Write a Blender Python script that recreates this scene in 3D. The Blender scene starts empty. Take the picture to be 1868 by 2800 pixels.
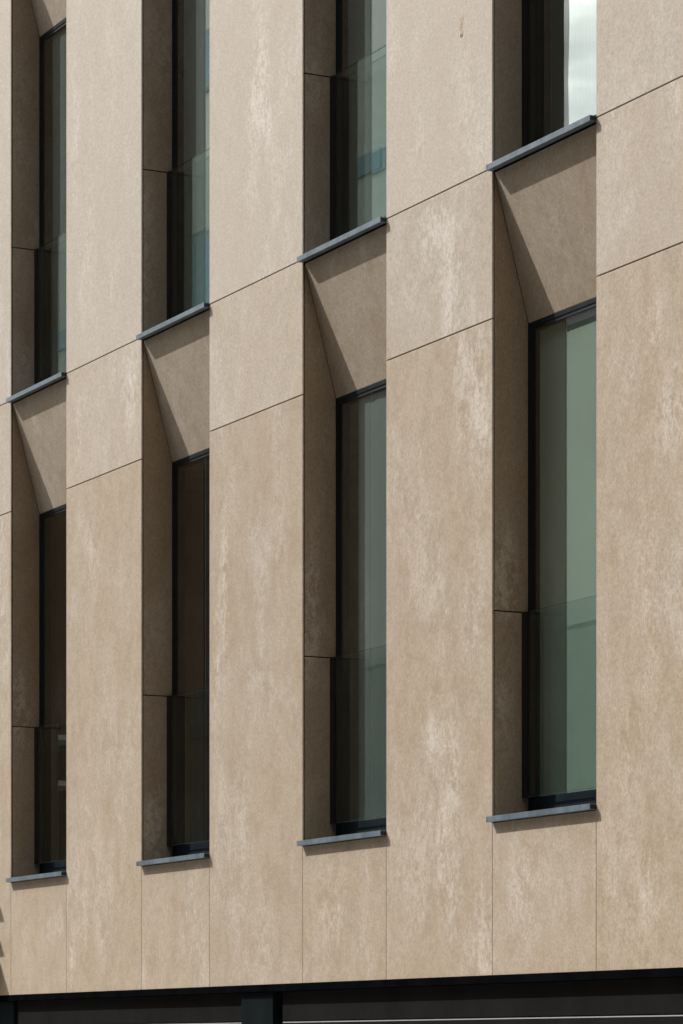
import bpy, bmesh, math, random
from mathutils import Vector
random.seed(7)
R = math.radians
S = bpy.context.scene
col = S.collection

# ------------------------------------------------------------------ camera, sky, sun, exposure
Z0 = 1.60                                   # eye height; heights below are given above it
cam_d = bpy.data.cameras.new("camera"); cam = bpy.data.objects.new("camera", cam_d); col.objects.link(cam)
cam.location = (0, -8.871, Z0)
cam.rotation_euler = (R(90), 0, R(90 - 27.491))
cam_d.sensor_fit = 'VERTICAL'; cam_d.sensor_height = 36; cam_d.sensor_width = 24
cam_d.lens = 36 * 8800 / 2800
cam_d.shift_y = (2871.3 - 1400) / 2800      # rising front: verticals stay vertical
cam_d.clip_start = 0.1; cam_d.clip_end = 2000
S.camera = cam

SUN = Vector((-1.23, -1.0, 1.61))           # towards the sun
SKY_STRENGTH = 0.12
SUN_STRENGTH = 4.85
EXPOSURE = 0.0
w = bpy.data.worlds.new("World"); S.world = w; w.use_nodes = True
nt = w.node_tree; nt.nodes.clear()
def wn(t, **k):
    n = nt.nodes.new(t)
    for a, b in k.items(): setattr(n, a, b)
    return n
sky = wn('ShaderNodeTexSky', sky_type='NISHITA', sun_disc=False, sun_elevation=R(45.4),
         sun_rotation=math.atan2(SUN.x, SUN.y), air_density=1.0, dust_density=2.0, ozone_density=1.0)
tc = wn('ShaderNodeTexCoord'); mp = wn('ShaderNodeMapping'); mp.inputs['Scale'].default_value = (1.0, 1.0, 2.6)
mp.inputs['Location'].default_value = (0.3, 0.1, 0.0)
nz = wn('ShaderNodeTexNoise'); nz.inputs['Scale'].default_value = 2.3; nz.inputs['Detail'].default_value = 7; nz.inputs['Roughness'].default_value = .55
rp = wn('ShaderNodeValToRGB'); rp.color_ramp.elements[0].position = .36; rp.color_ramp.elements[1].position = .56
mx = wn('ShaderNodeMix', data_type='RGBA'); bg = wn('ShaderNodeBackground'); out = wn('ShaderNodeOutputWorld')
mx.inputs['B'].default_value = (21, 20.5, 19.2, 1)     # sunlit white cloud
lk = nt.links.new
# a bank of bright cumulus lit by the sun, low over the far end of the street
dt = wn('ShaderNodeVectorMath', operation='DOT_PRODUCT'); dt.inputs[1].default_value = Vector((-.82, -.51, .27)).normalized()
br = wn('ShaderNodeMapRange', interpolation_type='SMOOTHSTEP'); br.inputs[1].default_value = .90; br.inputs[2].default_value = .985
br.inputs[3].default_value = 1.0; br.inputs[4].default_value = 2.2
cs = wn('ShaderNodeVectorMath', operation='SCALE'); cs.inputs[0].default_value = (21, 20.7, 20.0)
lk(tc.outputs['Generated'], dt.inputs[0]); lk(dt.outputs['Value'], br.inputs[0]); 
n2 = wn('ShaderNodeTexNoise'); n2.inputs['Scale'].default_value = 9; n2.inputs['Detail'].default_value = 5; lk(mp.outputs[0], n2.inputs['Vector'])
r2 = wn('ShaderNodeMapRange', interpolation_type='SMOOTHSTEP'); r2.inputs[1].default_value = .38; r2.inputs[2].default_value = .60; r2.inputs[3].default_value = .55; r2.inputs[4].default_value = 1.05
m2 = wn('ShaderNodeMath', operation='MULTIPLY'); lk(n2.outputs['Fac'], r2.inputs[0]); lk(r2.outputs[0], m2.inputs[0]); lk(br.outputs[0], m2.inputs[1])
lk(m2.outputs[0], cs.inputs['Scale']); lk(cs.outputs[0], mx.inputs['B'])
lk(tc.outputs['Generated'], mp.inputs['Vector']); lk(mp.outputs[0], nz.inputs['Vector']); lk(nz.outputs['Fac'], rp.inputs[0])
lk(rp.outputs[0], mx.inputs['Factor']); lk(sky.outputs[0], mx.inputs['A']); lk(mx.outputs['Result'], bg.inputs[0])
bg.inputs[1].default_value = SKY_STRENGTH; lk(bg.outputs[0], out.inputs[0])
sd = bpy.data.lights.new("sun", 'SUN'); sun = bpy.data.objects.new("sun", sd); col.objects.link(sun)
sd.energy = SUN_STRENGTH; sd.angle = R(0.5); sd.color = (1.0, 0.96, 0.90)
sun.rotation_euler = (-SUN).to_track_quat('-Z', 'Y').to_euler(); sun.location = (-30, -30, 40)
vs = S.view_settings; vs.view_transform = 'Standard'; vs.look = 'None'; vs.exposure = EXPOSURE; vs.gamma = 1
vs.use_curve_mapping = False

# ------------------------------------------------------------------ helpers
def empty(name, loc=(0, 0, 0)):
    o = bpy.data.objects.new(name, None); col.objects.link(o); o.location = loc; o.empty_display_size = .3
    return o
def tag(o, label=None, cat=None, group=None, kind=None):
    if label: o['label'] = label
    if cat: o['category'] = cat
    if group: o['group'] = group
    if kind: o['kind'] = kind
    return o
class MB:
    """collects shapes, then links them as one mesh object"""
    def __init__(s): s.bm = bmesh.new(); s.mats = []
    def mi(s, m):
        if m not in s.mats: s.mats.append(m)
        return s.mats.index(m)
    def box(s, x0, x1, y0, y1, z0, z1, m, bev=0.0):
        i = s.mi(m)
        if bev <= 0:
            v = [s.bm.verts.new((x, y, z)) for x in (x0, x1) for y in (y0, y1) for z in (z0, z1)]
            for q in ((0, 1, 3, 2), (4, 6, 7, 5), (0, 4, 5, 1), (2, 3, 7, 6), (0, 2, 6, 4), (1, 5, 7, 3)):
                f = s.bm.faces.new([v[k] for k in q]); f.material_index = i
            return s
        t = bmesh.new(); bmesh.ops.create_cube(t, size=1)
        for v in t.verts: v.co = ((x0 + x1) / 2 + v.co.x * (x1 - x0), (y0 + y1) / 2 + v.co.y * (y1 - y0), (z0 + z1) / 2 + v.co.z * (z1 - z0))
        bmesh.ops.bevel(t, geom=t.edges[:], offset=bev, segments=2, profile=.6, affect='EDGES')
        s.merge(t, i); return s
    def prism(s, prof, x0, x1, m, axis='x'):
        i = s.mi(m); n = len(prof)
        a = [s.bm.verts.new((x0, p[0], p[1])) for p in prof]; b = [s.bm.verts.new((x1, p[0], p[1])) for p in prof]
        for k in range(n):
            f = s.bm.faces.new((a[k], a[(k + 1) % n], b[(k + 1) % n], b[k])); f.material_index = i
        s.bm.faces.new(a[::-1]).material_index = i; s.bm.faces.new(b).material_index = i
        return s
    def merge(s, t, i):
        vm = {v: s.bm.verts.new(v.co) for v in t.verts}
        for f in t.faces: s.bm.faces.new([vm[v] for v in f.verts]).material_index = i
        t.free()
    def build(s, name, parent=None, label=None):
        bmesh.ops.recalc_face_normals(s.bm, faces=s.bm.faces[:])
        me = bpy.data.meshes.new(name); s.bm.to_mesh(me); s.bm.free()
        for m in s.mats: me.materials.append(m)
        o = bpy.data.objects.new(name, me); col.objects.link(o)
        if parent: o.parent = parent
        if label: o['label'] = label
        return o

# ------------------------------------------------------------------ materials
def newmat(name):
    m = bpy.data.materials.new(name); m.use_nodes = True; m.node_tree.nodes.clear(); return m
class N:
    def __init__(s, m): s.t = m.node_tree
    def __call__(s, typ, ins=None, **k):
        n = s.t.nodes.new(typ)
        for a, b in k.items(): setattr(n, a, b)
        for a, b in (ins or {}).items():
            if isinstance(b, bpy.types.NodeSocket): s.t.links.new(b, n.inputs[a])
            else: n.inputs[a].default_value = b
        return n
    def math(s, op, a, b=0.0, c=0.0):
        return s('ShaderNodeMath', {0: a, 1: b, 2: c}, operation=op).outputs[0]
    def mix(s, f, a, b, typ='MIX'):
        n = s('ShaderNodeMix', {'Factor': f, 'A': a, 'B': b}, data_type='RGBA', blend_type=typ); return n.outputs['Result']
    def ramp(s, f, a, b, v0=0., v1=1.):
        return s('ShaderNodeMapRange', {'Value': f, 'From Min': a, 'From Max': b, 'To Min': v0, 'To Max': v1}, clamp=True, interpolation_type='SMOOTHSTEP').outputs[0]
    def noise(s, vec, sc, det=4., ro=.55, dist=0.):
        return s('ShaderNodeTexNoise', {'Vector': vec, 'Scale': sc, 'Detail': det, 'Roughness': ro, 'Distortion': dist}).outputs['Fac']
    def mapping(s, vec, sc): return s('ShaderNodeMapping', {'Vector': vec, 'Scale': sc}).outputs[0]

STONE_A = (0.455, 0.356, 0.262, 1)
def stone_mat():
    m = newmat("porcelain_stone"); n = N(m)
    tc = n('ShaderNodeTexCoord').outputs['Object']
    oi = n('ShaderNodeObjectInfo').outputs['Random']
    off = n('ShaderNodeCombineXYZ', {0: n.math('MULTIPLY', oi, 37.), 1: n.math('MULTIPLY', oi, 11.), 2: n.math('MULTIPLY', oi, 53.)}).outputs[0]
    v = n('ShaderNodeVectorMath', {0: tc, 1: off}, operation='ADD').outputs[0]
    at = n('ShaderNodeAttribute', attribute_name='stain').outputs['Fac']
    tn = n('ShaderNodeAttribute', attribute_name='tone').outputs['Fac']
    big = n.noise(n.mapping(v, (1.8, 1.8, 1.0)), 1.0, 5, .6, .6)         # clouds a metre across
    med = n.noise(n.mapping(v, (6, 6, 4.0)), 1.0, 8, .70, .4)
    wis = n.noise(n.mapping(v, (30, 30, 20)), 1.0, 6, .74, .5)
    fin = n.noise(n.mapping(v, (110, 110, 62)), 1.0, 4, .75)
    pit = n.noise(n.mapping(v, (60, 60, 30)), 1.0, 2, .6)
    # tone of the tile: warm beige to greyer beige in broad clouds
    c = n.mix(n.ramp(big, .36, .66), (0.398, 0.320, 0.238, 1), (0.412, 0.348, 0.278, 1))
    c = n.mix(n.math('MULTIPLY', n.ramp(med, .40, .62), .45), c, (0.462, 0.397, 0.326, 1))
    c = n.mix(n.math('MULTIPLY', n.ramp(med, .30, .50, 1., 0.), .45), c, (0.350, 0.276, 0.196, 1))
    pl = n('ShaderNodeAttribute', attribute_name='pale').outputs['Fac']
    c = n.mix(pl, c, (0.522, 0.474, 0.424, 1))
    # limewash-like pale streaks
    st = n.math('ADD', n.math('MULTIPLY', at, 1.3), n.math('MULTIPLY', n.ramp(big, .50, .68), .5))
    st = n.math('MULTIPLY', st, n.ramp(n.math('ADD', n.math('MULTIPLY', wis, .55), n.math('MULTIPLY', med, .45)), .42, .60))
    c = n.mix(n.math('MINIMUM', n.math('MULTIPLY', st, .66), .66), c, (0.635, 0.592, 0.540, 1))
    # fine vertical grain and pits
    g = n('ShaderNodeMapRange', {'Value': n.math('ADD', n.math('MULTIPLY', wis, .45), n.math('MULTIPLY', fin, .55)), 'From Min': .3, 'From Max': .7, 'To Min': .80, 'To Max': 1.19}).outputs[0]
    g = n.math('MULTIPLY', g, n.math('SUBTRACT', 1., n.math('MULTIPLY', n.ramp(pit, .67, .78), n.ramp(med, .42, .6, 0., .30))))
    g = n.math('MULTIPLY', g, tn)
    spk = n.noise(n.mapping(v, (75, 75, 60)), 1.0, 3, .85)      # stippled surface, crisp light and dark flecks
    g = n.math('MULTIPLY', g, n.ramp(spk, .30, .70, .87, 1.13))
    wm = n('ShaderNodeAttribute', attribute_name='warm').outputs['Fac']
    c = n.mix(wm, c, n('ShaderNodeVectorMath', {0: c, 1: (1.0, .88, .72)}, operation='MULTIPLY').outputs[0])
    hs = n('ShaderNodeVectorMath', {0: c, 'Scale': g}, operation='SCALE').outputs[0]
    bmp = n('ShaderNodeBump', {'Height': n.math('ADD', n.math('MULTIPLY', fin, .6), wis), 'Strength': .22, 'Distance': .004})
    b = n('ShaderNodeBsdfPrincipled', {'Base Color': hs, 'Roughness': n.ramp(wis, .3, .7, .62, .78), 'Specular IOR Level': .28, 'Normal': bmp.outputs[0]})
    n('ShaderNodeOutputMaterial', {0: b.outputs[0]})
    return m
def metal_mat(name, c, rough=.45, spec=.5, var=.25, scale=6, metallic=0., fine=.10):
    m = newmat(name); n = N(m); tc = n('ShaderNodeTexCoord').outputs['Object']
    a = n.noise(n.mapping(tc, (1, 1, .6)), scale, 6, .6, .4); f = n.noise(n.mapping(tc, (90, 90, 90)), 1., 3, .6)
    k = n.math('ADD', n.ramp(a, .3, .7, 1 - var, 1 + var), n.ramp(f, .3, .7, -fine, fine))
    hs = n('ShaderNodeVectorMath', {0: c, 'Scale': k}, operation='SCALE').outputs[0]
    b = n('ShaderNodeBsdfPrincipled', {'Base Color': hs, 'Roughness': n.ramp(a, .3, .7, rough - .07, rough + .09), 'Specular IOR Level': spec, 'Metallic': metallic})
    n('ShaderNodeOutputMaterial', {0: b.outputs[0]}); return m
def plain(name, c, rough=.8, spec=.3, var=.12, scale=3.): return metal_mat(name, c, rough, spec, var, scale, fine=.02)
def glass_mat(name, tint, base, gain, gloss=(.9, .97, .93), dust=0.0):
    m = newmat(name); n = N(m)
    bf = n('ShaderNodeNewGeometry').outputs['Backfacing']       # same reflectance from either side of the sheet
    fr = n('ShaderNodeFresnel', {'IOR': n.math('MULTIPLY_ADD', bf, 1 / 1.5 - 1.5, 1.5)}).outputs[0]
    fac = n.math('MINIMUM', n.math('ADD', n.math('MULTIPLY', fr, gain), base), .95)
    t = n('ShaderNodeBsdfTransparent', {0: tint + (1,)}).outputs[0]
    if dust > 0:
        d = n('ShaderNodeBsdfDiffuse', {0: (.5, .55, .55, 1)}).outputs[0]
        t = n('ShaderNodeMixShader', {0: dust, 1: t, 2: d}).outputs[0]
    g = n('ShaderNodeBsdfGlossy', {0: gloss + (1,), 'Roughness': 0.0}).outputs[0]
    x = n('ShaderNodeMixShader', {0: fac, 1: t, 2: g}).outputs[0]
    n('ShaderNodeOutputMaterial', {0: x}); return m
STONE = stone_mat()
FRAME = metal_mat("anthracite_frame", (.009, .0155, .022), .5, .12, .2)
SILL = metal_mat("weathered_zinc_grey_sill", (.105, .145, .180), .42, .45, .26, 14)
BLACK = plain("black_membrane", (.006, .006, .006), .9, .1)
GASKET = plain("black_gasket", (.004, .005, .006), .5, .4)
TRIM = metal_mat("black_coated_trim", (.0035, .004, .0048), .85, .0, .3)
DOOR = metal_mat("charcoal_door_steel", (.017, .0173, .0178), .85, .0, .14, 3)
DOOREDGE = metal_mat("door_edge_highlight", (.125, .135, .14), .5, .4, .1)  # sunlit bevel highlight put into a colour lighter than the door
POST = metal_mat("dark_blue_grey_post", (.0055, .0095, .0115), .8, .03, .3)
PANE = glass_mat("coated_pane", (.66, .73, .70), .13, 1.1, gloss=(1., 1., 1.))
PANE_UP = glass_mat("coated_pane_upper", (.66, .73, .70), .22, 1.1, gloss=(1., 1., 1.))
PANE_DUSTY = glass_mat("coated_pane_dusty", (.66, .73, .70), .12, 1.1, gloss=(1., 1., 1.), dust=.05)
GUARD = glass_mat("clear_guard_glass", (.83, .88, .86), 0.0, 1.0)
GEDGE = plain("green_glass_edge", (.45, .62, .56), .3, .5)
GTOP = glass_mat("dark_green_glass_edge", (.45, .58, .52), .08, 1.)
BLIND_W = plain("white_roller_fabric", (.62, .68, .61), .9, .1, .04)
BLIND_G = plain("grey_curtain_lining", (.29, .31, .32), .6, .3, .06)
CURT = plain("grey_curtain_cloth", (.29, .32, .335), .9, .1, .06)
WALL_IN = plain("interior_plaster", (.35, .33, .30), .9, .1)
CEIL = plain("roof_gravel", (.25, .24, .22), .9, .1)

# ------------------------------------------------------------------ the building
PROJ = .040                     # how far the sills stand proud
H = 3.566                       # storey height
SB, ST = 1.246, 1.277           # sill underside, top
GB, GT = 1.388, 2.409           # guard glass
HD = 4.004                      # window head
J2 = 4.008                      # lower open joint on the piers
J1 = 4.833                      # joint at sill level
BOT = 0.409                     # lower edge of the stone
FR = .229                       # frame face behind the stone face
GL = .187                       # guard glass face
TH = .009                       # tile thickness
GAP = .007
COLS = [(-22.378, -21.307), (-19.987, -18.902), (-17.563, -16.483), (-15.259, -14.187), (-12.890, -11.815)]
X_L, X_R = -23.75, -7.6
TOPZ = 12.0
DEPTH = 7.0

# stains seen on the tiles: x, z, half width, half height, strength
def T(px, d=0.0):
    px = px * 1868 / 1568; D = 8.871; th = R(27.491); u = px + 3645.2
    Zc = 8800 * (D + d) / math.cos(th) / u
    return -(Zc - (D + d) * math.sin(th)) / math.cos(th), Zc
STAINS = []
for px, py, hx, hz, s in [
    (205, 560, .10, .35, .7), (172, 300, .06, .45, .8), (190, 690, .08, .2, .5), (180, 1000, .05, .25, .6), (215, 1240, .08, .3, .3),
    (300, 880, .07, .25, .8), (260, 650, .09, .3, .4), (255, 120, .12, .4, .35), (210, 250, .05, .25, .5),
    (600, 140, .10, .35, .9), (585, 250, .09, .25, .8), (612, 290, .07, .18, .9), (575, 420, .08, .25, .6), (655, 160, .08, .2, .4),
    (515, 1330, .05, .45, .9), (500, 1500, .04, .30, .8), (490, 1620, .04, .2, .5), (660, 560, .07, .2, .4), (640, 1200, .08, .3, .35),
    (560, 1900, .08, .4, .35), (600, 2150, .12, .3, .4), (535, 1100, .06, .25, .35),
    (1000, 540, .09, .14, .9), (1032, 620, .07, .25, .9), (1028, 700, .06, .18, .7), (960, 330, .10, .25, .5), (1075, 250, .15, .4, .5),
    (1055, 820, .08, .15, .8), (1095, 900, .09, .28, .9), (1060, 960, .05, .12, .7), (1110, 990, .05, .22, .8), (900, 120, .08, .3, .5),
    (995, 1690, .10, .12, 1.0), (1040, 1770, .06, .25, .9), (1015, 1960, .05, .25, 1.0), (1045, 2050, .06, .2, .7), (1110, 2160, .08, .3, .6),
    (1100, 1350, .08, .35, .35), (1010, 1520, .06, .2, .3),
    (1548, 225, .05, .22, .9), (1505, 745, .06, .12, .7), (1530, 960, .09, .18, .8), (1560, 900, .05, .2, .5), (1420, 300, .15, .3, .4), (1400, 2000, .1, .3, .3),
    (1480, 2060, .14, .18, .6), (1440, 1750, .07, .3, .35), (1500, 1500, .12, .4, .35), (1480, 1300, .1, .3, .3),
    (760, 2080, .15, .22, .6), (1200, 2010, .10, .12, .6), (165, 2200, .035, .16, 1.3), (195, 2130, .05, .2, .4), (60, 2150, .06, .2, .4),
    (60, 970, .05, .2, .5), (820, 590, .07, .15, .5), (1240, 500, .1, .15, .3), (10, 1300, .06, .8, .4)]:
    x, Zc = T(px); z = (2871.3 - py * 1868 / 1568) * Zc / 8800
    STAINS.append((x, z, hx, hz, s))
# stains on the left jambs: column, depth, z, half y, half z, strength
JSTAIN = [(3, .09, 2.64, .05, .16, 1.0), (3, .06, 2.48, .06, .07, .8), (2, .06, 2.75, .035, .25, .9), (2, .03, 2.45, .03, .12, .7), (2, .09, 5.9, .06, .1, .3),
          (1, .09, 1.50, .05, .18, .8), (1, .03, 5.4, .03, .6, .4), (0, .05, 2.55, .05, .22, .8), (0, .05, 6.9, .05, .3, .3), (3, .05, 1.9, .06, .2, .4)]

def steps(a, b, s, e):
    n = max(1, int(round((b - a - 2 * e) / s)))
    return [a] + [a + e + (b - a - 2 * e) * k / n for k in range(n + 1)] + [b]
def slab(name, P, u0, u1, v0, v1, tone, parent, stain=None, step=.045, th=TH, label=None, clip=None, pale=0., warm=0.):
    """tile: gridded face with a tiny arris, P(u, v, w) -> point, w = depth behind the face"""
    bm = bmesh.new(); e = .0018
    U = steps(u0, u1, step, e); V = steps(v0, v1, step * 1.6, e)
    G = []
    for i, u in enumerate(U):
        row = []
        for j, v in enumerate(V):
            rim = i in (0, len(U) - 1) or j in (0, len(V) - 1)
            row.append(bm.verts.new(P(u, v, e if rim else 0.)))
        G.append(row)
    for i in range(len(U) - 1):
        for j in range(len(V) - 1): bm.faces.new((G[i][j], G[i + 1][j], G[i + 1][j + 1], G[i][j + 1]))
    B = [bm.verts.new(P(u, v, th)) for u, v in ((u0, v0), (u1, v0), (u1, v1), (u0, v1))]
    n, m = len(U), len(V)
    rims = [[G[i][0] for i in range(n)], [G[n - 1][j] for j in range(m)], [G[i][m - 1] for i in range(n)][::-1], [G[0][j] for j in range(m)][::-1]]
    for k in range(4): bm.faces.new(rims[k][::-1] + [B[k], B[(k + 1) % 4]])
    bm.faces.new(B)
    if clip:      # cut away what lies on the far side of a plane
        bmesh.ops.bisect_plane(bm, geom=bm.verts[:] + bm.edges[:] + bm.faces[:], plane_co=clip[0], plane_no=clip[1], clear_outer=True)
    bmesh.ops.recalc_face_normals(bm, faces=bm.faces[:])
    me = bpy.data.meshes.new(name); bm.to_mesh(me); bm.free()
    a = me.attributes.new('stain', 'FLOAT', 'POINT'); t = me.attributes.new('tone', 'FLOAT', 'POINT')
    a.data.foreach_set('value', [stain(v.co) if stain else 0. for v in me.vertices])
    t.data.foreach_set('value', [tone] * len(me.vertices))
    p = me.attributes.new('pale', 'FLOAT', 'POINT'); p.data.foreach_set('value', [pale] * len(me.vertices))
    wv = me.attributes.new('warm', 'FLOAT', 'POINT'); wv.data.foreach_set('value', [warm] * len(me.vertices))
    me.materials.append(STONE)
    o = bpy.data.objects.new(name, me); col.objects.link(o); o.parent = parent
    if label: o['label'] = label
    return o
def face_stain(co):
    r = 0.
    for x, z, hx, hz, s in STAINS:
        dx = (co.x - x) / hx; dz = (co.z - Z0 - z) / hz; q = dx * dx + dz * dz
        if q < 9: r += s * math.exp(-q * .8)
    return min(r, 1.5)

bld = empty("office_building", (X_L, 0, 0))
tag(bld, "beige stone clad building with tall narrow recessed windows above dark garage doors", "building")
inv = Vector((-X_L, 0, 0))
class Parent:          # parts keep world coordinates; the empty sits at the building's corner
    pass
def P_(o, p):
    o.parent = p
    if p is bld: o.matrix_parent_inverse.translation = (-X_L, 0, 0)
    return o
def fslab(x0, x1, z0, z1, tone):
    pale = (.0 if z0 < J2 - .1 else .28 if z0 < J1 - .1 else .55) + random.uniform(.0, .09)
    o = slab("stone_panel", lambda u, v, w_: (u, w_, v + Z0), x0, x1, z0, z1, tone, None, face_stain, pale=pale, warm=random.uniform(.04, .18) if z0 < 1 else random.uniform(0, .08)); return P_(o, bld)

# piers and aprons -------------------------------------------------
edges = [X_L] + [c for ab in COLS for c in ab] + [X_R]
jw = .0034
for k in range(0, len(edges), 2):
    x0, x1 = edges[k], edges[k + 1]
    parts = [(x0, x1)]
    if x1 - x0 > 2.2: parts = [(x0, x0 + 1.33), (x0 + 1.338, x0 + 2.7), (x0 + 2.708, x1)]
    for (a, b) in parts:
        cuts = [BOT, J2, J1, J2 + H, J1 + H, J2 + 2 * H, TOPZ]
        if k == 0: cuts = [BOT, J2, J1, J1 + H, J2 + 2 * H, TOPZ]
        for q in range(len(cuts) - 1):
            z0 = cuts[q] + (jw if q else 0); z1 = cuts[q + 1] - jw
            if z1 - z0 < .05: continue
            fslab(a, b, z0, z1, random.uniform(.965, 1.03))
    # dark structure behind the tiles
    core = MB().box(x0 + .012, x1 - .012, TH + .004, .33, BOT + Z0 + .003, TOPZ + Z0 - .01, BLACK)
    P_(core.build("backing_wall"), bld)
for (a, b) in COLS:
    fslab(a + .003, b - .003, BOT, SB - .002, random.uniform(.97, 1.02))
    P_(MB().box(a - .0115, b + .0115, TH + .004, .33, BOT + Z0 + .003, SB + Z0 - .003, BLACK).build("backing_wall"), bld)

# a knocked spot on the pier beside the right column: small ochre flakes where the glaze has gone
CHIP = plain("exposed_ochre_body", (.50, .40, .285), .9, .1, .3, 60)
CHIPD = plain("dark_chip", (.06, .045, .03), .9, .1)
ck = MB(); rc = random.Random(3)
cx0, zc = T(1062)
for k in range(34):
    v = rc.random(); zz = Z0 + (2871.3 - (34 + 52 * v) * 1868 / 1568) * zc / 8800; xx = cx0 + rc.gauss(0, .011) * (1.3 - abs(v - .4)) - .012 * v
    r = rc.uniform(.003, .0075); i = ck.mi(CHIPD if v > .88 else CHIP)
    n_ = 7; pts = [ck.bm.verts.new((xx + r * rc.uniform(.5, 1.1) * math.cos(2 * math.pi * q / n_), -.0006 - .00001 * k, zz + 1.8 * r * rc.uniform(.5, 1.1) * math.sin(2 * math.pi * q / n_))) for q in range(n_)]
    ck.bm.faces.new(pts).material_index = i
P_(ck.build("chipped_spot"), bld)

# windows ----------------------------------------------------------
wnames = {
    (0, 0): "dark lower window of the far left column, white bars mirrored in it",
    (1, 0): "darkest lower window, second column from the left",
    (2, 0): "lower window of the third column with a grey slat blind inside",
    (3, 0): "lower window of the right column with a pale green lit blind",
    (0, 1): "upper window of the far left column, faint blue grey curtain",
    (1, 1): "upper window of the second column with blue teal reflections",
    (2, 1): "upper window of the third column with a teal band mirrored in it",
    (3, 1): "upper right window mirroring bright white sky and a building edge"}
for ci, (xl, xr) in enumerate(COLS):
    for s in range(3):
        o = s * H; z = lambda v: v + o + Z0
        top = HD; full = J1 - .012 + .0
        # left and right jamb tiles, each cut by the slanting head
        al = math.atan2(FR - .013, (SB + H) - HD)
        cp = Vector((0, FR - .001, z(HD) + .0)); no = Vector((0, -math.sin(math.pi / 2 - al) * -1, 0))
        d = Vector((0, -(FR - .013), (SB + H - .0) - HD)).normalized()      # along the slope, up and out
        nrm = Vector((0, d.z, -d.y)); nrm = Vector((0, abs(nrm.y), abs(nrm.z))).normalized()   # points up and in
        def jstain(co, ci=ci):
            r = 0.
            for c, y, zz, hy, hz, st in JSTAIN:
                if c == ci:
                    q = ((co.y - y) / hy) ** 2 + ((co.z - Z0 - zz) / hz) ** 2
                    if q < 9: r += 2.3 * st * math.exp(-q * .7)
            return r
        for side in (0, 1):
            xx = xl if side == 0 else xr; sg = -1 if side == 0 else 1
            Pj = (lambda u, v, w_, xx=xx, sg=sg: (xx + sg * w_, u, v + Z0))
            y0 = TH + GAP
            jshade = random.uniform(.56, .62)  # reveal shade put into the tile colour: jambs darkened here, warmed below
            P_(slab("jamb_panel", Pj, y0, FR + .02, ST + o - .02, GT + o - .0035, jshade, None, jstain, .05, warm=.7 - .35 * min(s, 1)), bld)
            P_(slab("jamb_panel", Pj, y0, FR + .0, GT + o + .0035, SB + H + o - .003, jshade * random.uniform(.95, 1.02), None, jstain, .05, warm=.8 - .4 * min(s, 1),
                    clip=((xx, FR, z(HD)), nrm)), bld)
        # slanting head tile
        ya, za, yb, zb = .0135, SB + H - .004, FR, HD + .001
        ln = math.hypot(yb - ya, za - zb); dy, dz = (yb - ya) / ln, (zb - za) / ln
        Ph = (lambda u, v, w_, ya=ya, za=za, dy=dy, dz=dz, o=o: (u, ya + dy * v - dz * w_, za + dz * v + dy * w_ + o + Z0))
        P_(slab("head_panel", Ph, xl + .0035, xr - .0035, 0, ln, random.uniform(.94, 1.0), None, face_stain, .05), bld)
        P_(MB().prism([(.02, z(SB + H) - .005), (.33, z(SB + H) - .005), (.33, z(HD) + .03), (FR + .02, z(HD) + .03)], xl - .0105, xr + .0105, BLACK).build("lintel"), bld)
        # frame: outer profile and slimmer sash set back
        f = MB(); y1 = .30
        f.box(xl + .001, xl + .032, FR, y1, z(ST) + .001, z(HD), FRAME, .002)
        f.box(xr - .032, xr - .001, FR, y1, z(ST) + .001, z(HD), FRAME, .002)
        f.box(xl + .032, xr - .032, FR, y1, z(HD) - .026, z(HD), FRAME, .002)
        f.box(xl + .032, xr - .032, FR, y1, z(ST) + .001, z(ST) + .062, FRAME, .002)
        f.box(xl + .032, xr - .032, FR + .004, y1, z(ST) + .062, z(ST) + .112, FRAME, .002)
        f.box(xl + .032, xl + .050, FR + .005, y1, z(ST) + .112, z(HD) - .026, GASKET)
        f.box(xr - .050, xr - .032, FR + .005, y1, z(ST) + .112, z(HD) - .026, GASKET)
        f.box(xl + .050, xr - .050, FR + .005, y1, z(HD) - .044, z(HD) - .026, GASKET)
        win = P_(f.build("window"), bld)
        if (ci, s) in wnames: win['label'] = wnames[(ci, s)]
        tag(win, group="tall windows of the facade")
        gy = .2415
        # the pane is a single reflecting sheet, very slightly bowed like real double glazing
        pn = MB(); pi = pn.mi(PANE_DUSTY if (ci == 2 and s == 0) else PANE_UP if s else PANE); G = []
        ph = ci * 1.7 + s * 2.3
        for a in range(9):
            G.append([])
            for b in range(19):
                u, v = a / 8, b / 18
                dyy = .00006 * math.sin(math.pi * u) * math.sin(math.pi * v) + .00005 * math.sin(u * 5 + ph) * math.sin(v * 23 + ph * 2)
                G[-1].append(pn.bm.verts.new((xl + .048 + u * (xr - xl - .096), gy + dyy, z(ST) + .110 + v * (HD - .042 - ST - .110))))
        for a in range(8):
            for b in range(18): pn.bm.faces.new((G[a][b], G[a + 1][b], G[a + 1][b + 1], G[a][b + 1])).material_index = pi
        po = pn.build("pane", win)
        for pg in po.data.polygons: pg.use_smooth = True
        # guard glass between side clamps
        g = MB(); g.box(xl + .030, xr - .030, GL + .004, GL + .020, z(GB) + .002, z(GT), GUARD)
        ie, it = g.mi(GEDGE), g.mi(GTOP)
        g.bm.faces.ensure_lookup_table()
        for fc in g.bm.faces:
            c = fc.calc_center_median(); nn = fc.normal
            if abs(c.z - (z(GT))) < 1e-4: fc.material_index = it
            elif abs(c.z - (z(GB) + .002)) < 1e-4: fc.material_index = ie
            elif abs(c.x - (xl + .030)) < 1e-4 or abs(c.x - (xr - .030)) < 1e-4: fc.material_index = it
        for fc in [q for q in g.bm.faces if abs(q.calc_center_median().y - (GL + .020)) < 1e-4]: g.bm.faces.remove(fc)
        g.build("guard_glass", win)
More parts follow.
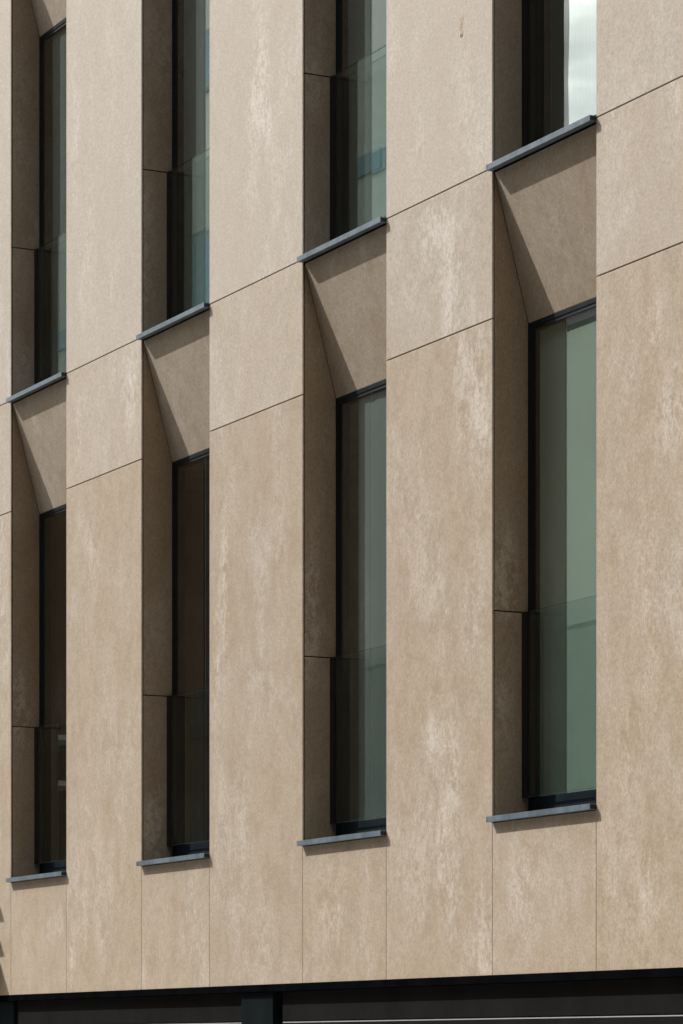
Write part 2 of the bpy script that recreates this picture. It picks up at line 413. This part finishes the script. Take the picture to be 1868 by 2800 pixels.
        for (a, b) in ((xl + .001, xl + .058), (xr - .058, xr - .001)):
            c = MB(); c.box(a, b, GL, GL + .0035, z(GB), z(GT) - .001, GASKET); c.box(a, b, GL + .0205, FR - .0005, z(GB), z(GT) - .001, GASKET)
            c.box(a if a < (xl + xr) / 2 else b - .028, a + .028 if a < (xl + xr) / 2 else b, GL + .0035, GL + .0205, z(GB), z(GT) - .001, GASKET)
            c.build("guard_clamp", win)
        # sill: folded sheet with front lip
        sl = MB(); sl.box(xl + .0005, xr - .0005, -PROJ, -PROJ + .003, z(SB), z(ST), SILL, .0008)
        sl.box(xl + .0005, xr - .0005, -PROJ + .003, FR + .02, z(ST) - .004, z(ST) - .0005, SILL)
        sl.box(xl + .0005, xr - .0005, -PROJ + .003, -.001, z(SB) + .0005, z(SB) + .003, SILL)
        for a in (xl + .0005, xr - .0035): sl.box(a, a + .003, -PROJ + .0031, -.001, z(SB) + .003, z(ST) - .004, GASKET)
        sl.build("sill", win)

def window_of(ci, s):
    c = [q for q in bld.children if q.name.startswith("window")]
    return c[ci * 3 + s]
wins = [q for q in bld.children if q.name.split('.')[0] == "window"]
wins.sort(key=lambda q: (round(q.data.vertices[0].co.x, 1), q.data.vertices[0].co.z))
def W(ci, s): return wins[ci * 3 + s]
# blinds and curtains behind the glass
def roller(ci, s, y, xa, m):
    xl, xr = COLS[ci]; a = z0 = None
    b = MB(); b.box(xa, xr - .02, y, y + .002, Z0 + s * H + ST + .02, Z0 + s * H + HD - .04, m); b.build("blind", W(ci, s))
def venetian(ci, s, y, xa, m, pitch=.024):
    xl, xr = COLS[ci]; b = MB(); i = b.mi(m); z = Z0 + s * H + ST + .05; zt = Z0 + s * H + HD - .05
    while z < zt:
        v = [b.bm.verts.new(p) for p in ((xa, y, z + .010), (xr - .02, y, z + .010), (xr - .02, y - .010, z - .009), (xa, y - .010, z - .009))]
        b.bm.faces.new(v).material_index = i; z += pitch
    b.build("blind", W(ci, s))
def curtain(ci, s, y, xa, m, amp=.008, pitch=.07):
    xl, xr = COLS[ci]; b = MB(); i = b.mi(m); x = xa; prev = None; k = 0
    z0, z1 = Z0 + s * H + ST + .03, Z0 + s * H + HD - .05
    while x < xr - .02:
        yy = y + amp * math.sin(x * 2 * math.pi / pitch + 1.1 * math.sin(x * 5))
        c = (b.bm.verts.new((x, yy, z0)), b.bm.verts.new((x, yy, z1)))
        if prev: b.bm.faces.new((prev[0], c[0], c[1], prev[1])).material_index = i
        prev = c; x += pitch / 9
    o = b.build("curtain", W(ci, s))
    for p in o.data.polygons: p.use_smooth = True
roller(3, 0, .274, COLS[3][0] + .04, BLIND_W)
curtain(2, 0, .262, -17.324, BLIND_G, .0015, .13)
curtain(2, 1, .262, -17.459, CURT, .0015, .13)
curtain(1, 1, .262, -19.874, CURT, .0015, .13)
curtain(0, 1, .262, -22.20, CURT, .0015, .13)
curtain(3, 1, .360, -15.1, CURT)

# interior, end walls and roof, so that the rooms are really dark
for s in range(4):
    zz = Z0 + (BOT + .02 if s == 0 else ST - .38 + s * H if s < 3 else TOPZ - .45)
    P_(MB().box(X_L + .3, X_R - .3, .335, DEPTH - .3, zz, zz + .30, WALL_IN).build("floor_slab"), bld)
P_(MB().box(X_L + .3, X_R - .3, 3.6, 3.7, Z0 + BOT + .33, Z0 + TOPZ - .46, WALL_IN).build("interior_wall"), bld)
P_(MB().box(X_L, X_L + .29, .012, DEPTH, 0, Z0 + TOPZ - .02, WALL_IN).build("end_wall"), bld)
P_(MB().box(X_R - .29, X_R - .001, .012, DEPTH, 0, Z0 + TOPZ - .02, WALL_IN).build("end_wall"), bld)
P_(MB().box(X_L + .3, X_R - .3, DEPTH - .29, DEPTH, 0, Z0 + TOPZ - .02, WALL_IN).build("rear_wall"), bld)
P_(MB().box(X_L, X_R, .0, DEPTH, Z0 + TOPZ, Z0 + TOPZ + .12, CEIL, .01).build("roof"), bld)

# ground floor: drip trim, garage doors, posts -----------------------
P_(MB().box(X_L, X_R, -.006, .10, Z0 + .364, Z0 + BOT - .004, TRIM, .003).build("drip_trim"), bld)
P_(MB().box(X_L + .3, X_R - .3, .101, .30, .02, Z0 + BOT - .02, BLACK).build("backing_wall"), bld)
def garage_door(x0, x1):
    e = P_(MB().box(x0 - .0, x1, .082, .095, .03, Z0 + .3635, GASKET).build("garage_door", None), bld)
    lab = "charcoal sectional garage door under the stone facade"
    z1 = Z0 + .363
    cuts = [Z0 + .182 - .5 * k for k in range(0, 4)]
    hi = z1
    for c in cuts + [.03]:
        lo = max(c, .03)
        if hi - lo < .03: break
        b = MB(); first = hi == z1; y = .047; zt = hi - (0 if first else .0035)
        prof = [(y, lo + .0005), (y, zt - (.0 if first else .009)), (y + (.0 if first else .007), zt), (.081, zt), (.081, lo + .0005)]
        if first: prof = [(y, lo + .0005), (y, zt), (.081, zt), (.081, lo + .0005)]
        b.prism(prof, x0 + .012, x1 - .012, DOOR)
        if not first:
            i = b.mi(DOOREDGE)
            for fc in b.bm.faces:
                fc.normal_update()
                if abs(fc.normal.y) > .2 and abs(fc.normal.z) > .2: fc.material_index = i
        b.build("door_section", e); hi = lo
    return e
garage_door(-22.376, -18.469 - .0)['label'] = "left garage door ending at the dark post"
garage_door(-17.944, -13.394)['label'] = "right garage door with a bright section edge"
garage_door(-12.7, -8.6)
for (a, b) in ((-18.469, -18.016), (-22.83, -22.376), (-13.394, -12.94), (-8.6, -8.15)):
    P_(MB().box(a + .0005, b, .021, .10, .02, Z0 + .363, POST, .003).build("door_post"), bld)
# made-up unseen plates outside the left edge, added to cast the notched pier shadow
caster = MB()
for zz, pr in ((1.094, .078), (.834, .078)):
    caster.box(-22.95, -22.607, -pr, -.001, Z0 + zz - .012, Z0 + zz, SILL)
caster.box(-22.95, -22.607, -.165, -.001, Z0 + .45, Z0 + .672, SILL)
P_(caster.build("shadow_caster"), bld)

# ------------------------------------------------------------------ street and the houses across it (seen mirrored in the glass)
ASPH = plain("asphalt", (.09, .087, .083), .9, .2, .2, 1.5)
PAVE = plain("pavement_concrete", (.42, .38, .33), .9, .2, .15, 1.2)
KERB = plain("kerb_stone", (.33, .32, .30), .85, .2, .1)
PAINT = plain("road_paint", (.7, .7, .68), .7, .2, .1)
def setting(name, x0, x1, y0, y1, z0, z1, m):
    o = MB().box(x0, x1, y0, y1, z0, z1, m).build(name); tag(o, kind='structure'); return o
setting("ground", -900, 900, -900, 900, -.30, -.004, ASPH)
setting("road", -300, 200, -13.4, -3.0, -.003, .004, ASPH)
setting("pavement", -300, 200, -2.85, .10, .0, .018, PAVE)
setting("pavement", -300, 200, -15.9, -13.55, .0, .12, PAVE)
setting("kerb", -300, 200, -3.0, -2.852, .0, .020, KERB)
setting("kerb", -300, 200, -13.548, -13.4, .0, .13, KERB)
mk = MB()
for k in range(-30, 12): mk.box(k * 6., k * 6. + 3, -8.3, -8.16, .006, .010, PAINT)
tag(mk.build("road_marking"), kind='structure')

def house(name, label, x0, x1, y0, y1, h, wall_m, wins, win_m, roof_m):
    e = empty(name, ((x0 + x1) / 2, (y0 + y1) / 2, 0)); tag(e, label, "building")
    def pp(o): o.parent = e; o.matrix_parent_inverse.translation = (-(x0 + x1) / 2, -(y0 + y1) / 2, 0); return o
    pp(MB().box(x0, x1, y0, y1, 0, h, wall_m).build("wall")); pp(MB().box(x0 - .15, x1 + .15, y0 - .15, y1 + .15, h + .001, h + .35, roof_m).build("roof"))
    for (a, b, c, d) in wins:      # x0, x1, z0, z1 on the street face
        f = MB(); f.box(a, b, y1 + .001, y1 + .05, c, d, win_m if d - c < 1 or wall_m is BROWN else roof_m)
        f = pp(f.build("window"))
        if d - c > 1: g = MB().box(a + .07, b - .07, y1 + .051, y1 + .056, c + .07, d - .07, win_m).build("pane", f)
    return e, pp
PALE = plain("pale_green_render", (.55, .62, .56), .85, .2, .08, .4)
BROWN = plain("dark_brown_brick", (.040, .032, .024), .85, .2, .2, 2)
OLIVE = plain("dark_olive_render", (.075, .088, .078), .85, .2, .1, 1)
TEAL = plain("teal_glass_panel", (.03, .20, .27), .25, .6, .15, 1)
GREY = plain("grey_metal_roof", (.16, .17, .18), .6, .4)
WHITE = plain("white_painted_balcony", (.80, .76, .76), .6, .3, .05)
LIGHTW = plain("light_window_blind", (.70, .72, .68), .6, .3, .05)
tw = [(-59, -52.6, 15.4, 17.5), (-52.2, -49.3, 16.95, 17.3), (-66, -60.0, 16.55, 16.95), (-59, -52.6, 20.2, 21.4), (-72, -67, 18.2, 19.0)]
e, pp = house("pale_tower", "tall pale green building with teal window bands, mirrored in the upper windows", -80, -49, -20.7, -17.2, 24, PALE, tw, TEAL, GREY)
pp(MB().box(-48.999, -48.98, -20.7, -17.2, 0, 24, OLIVE).build("gable_wall"))
for k, (za, zb) in enumerate(((13.0, 16.4), (17.0, 19.2), (19.9, 20.6), (21.3, 23.0))):
    f = pp(MB().box(-48.979, -48.93, -20.3, -19.0, za, zb, LIGHTW).build("gable_window"))
bw = []
for zf in (1.2, 4.4, 7.4, 10.4):
    for k in range(9): bw.append((-84 + k * 4.2, -82 + k * 4.2, zf, zf + 1.6))
DARKG = plain("dark_window_glass", (.02, .022, .022), .6, .1)
e, pp = house("brown_brick_house", "dark brown brick building mirrored in the lower left windows", -86, -46.6, -17.1, -16.0, 13.4, BROWN, bw, DARKG, GREY)
e.location.z = 0
for zz in (7.90, 6.98):
    b = pp(MB().box(-63.5, -59.6, -15.95, -14.9, zz - .10, zz, WHITE).build("balcony"))
    MB().box(-63.5, -59.6, -14.95, -14.92, zz - .75, zz - .42, GREY).build("balcony_screen", b)
    MB().box(-63.5, -59.6, -15.0, -14.9, zz - .33, zz - .28, GREY).build("balcony_rail", b)
ow = []
for zf in (1.0, 4.2, 7.3, 10.3):
    for k in range(5): ow.append((-45 + k * 4., -43.2 + k * 4., zf, zf + 1.5))
house("olive_row_house", "low dark olive building opposite, right of the tower in the glass", -46.5, -23.3, -30, -16.4, 12.6, OLIVE, ow, DARKG, GREY)

e, pp = house("sky_light_blocker", "unseen tall dark block added across the street to keep sky light off the jambs", -23, 45, -34, -16.3, 30, BROWN, [(-20 + k * 4, -18 + k * 4, z, z + 1.8) for k in range(14) for z in (5, 9, 13, 17, 21, 25)], DARKG, GREY)  # added out of view to cut the sky light reaching the jambs
S.render.resolution_x = 683; S.render.resolution_y = 1024
S.render.engine = 'CYCLES'
S.cycles.max_bounces = 10; S.cycles.transparent_max_bounces = 16; S.cycles.glossy_bounces = 6
S.cycles.caustics_reflective = False
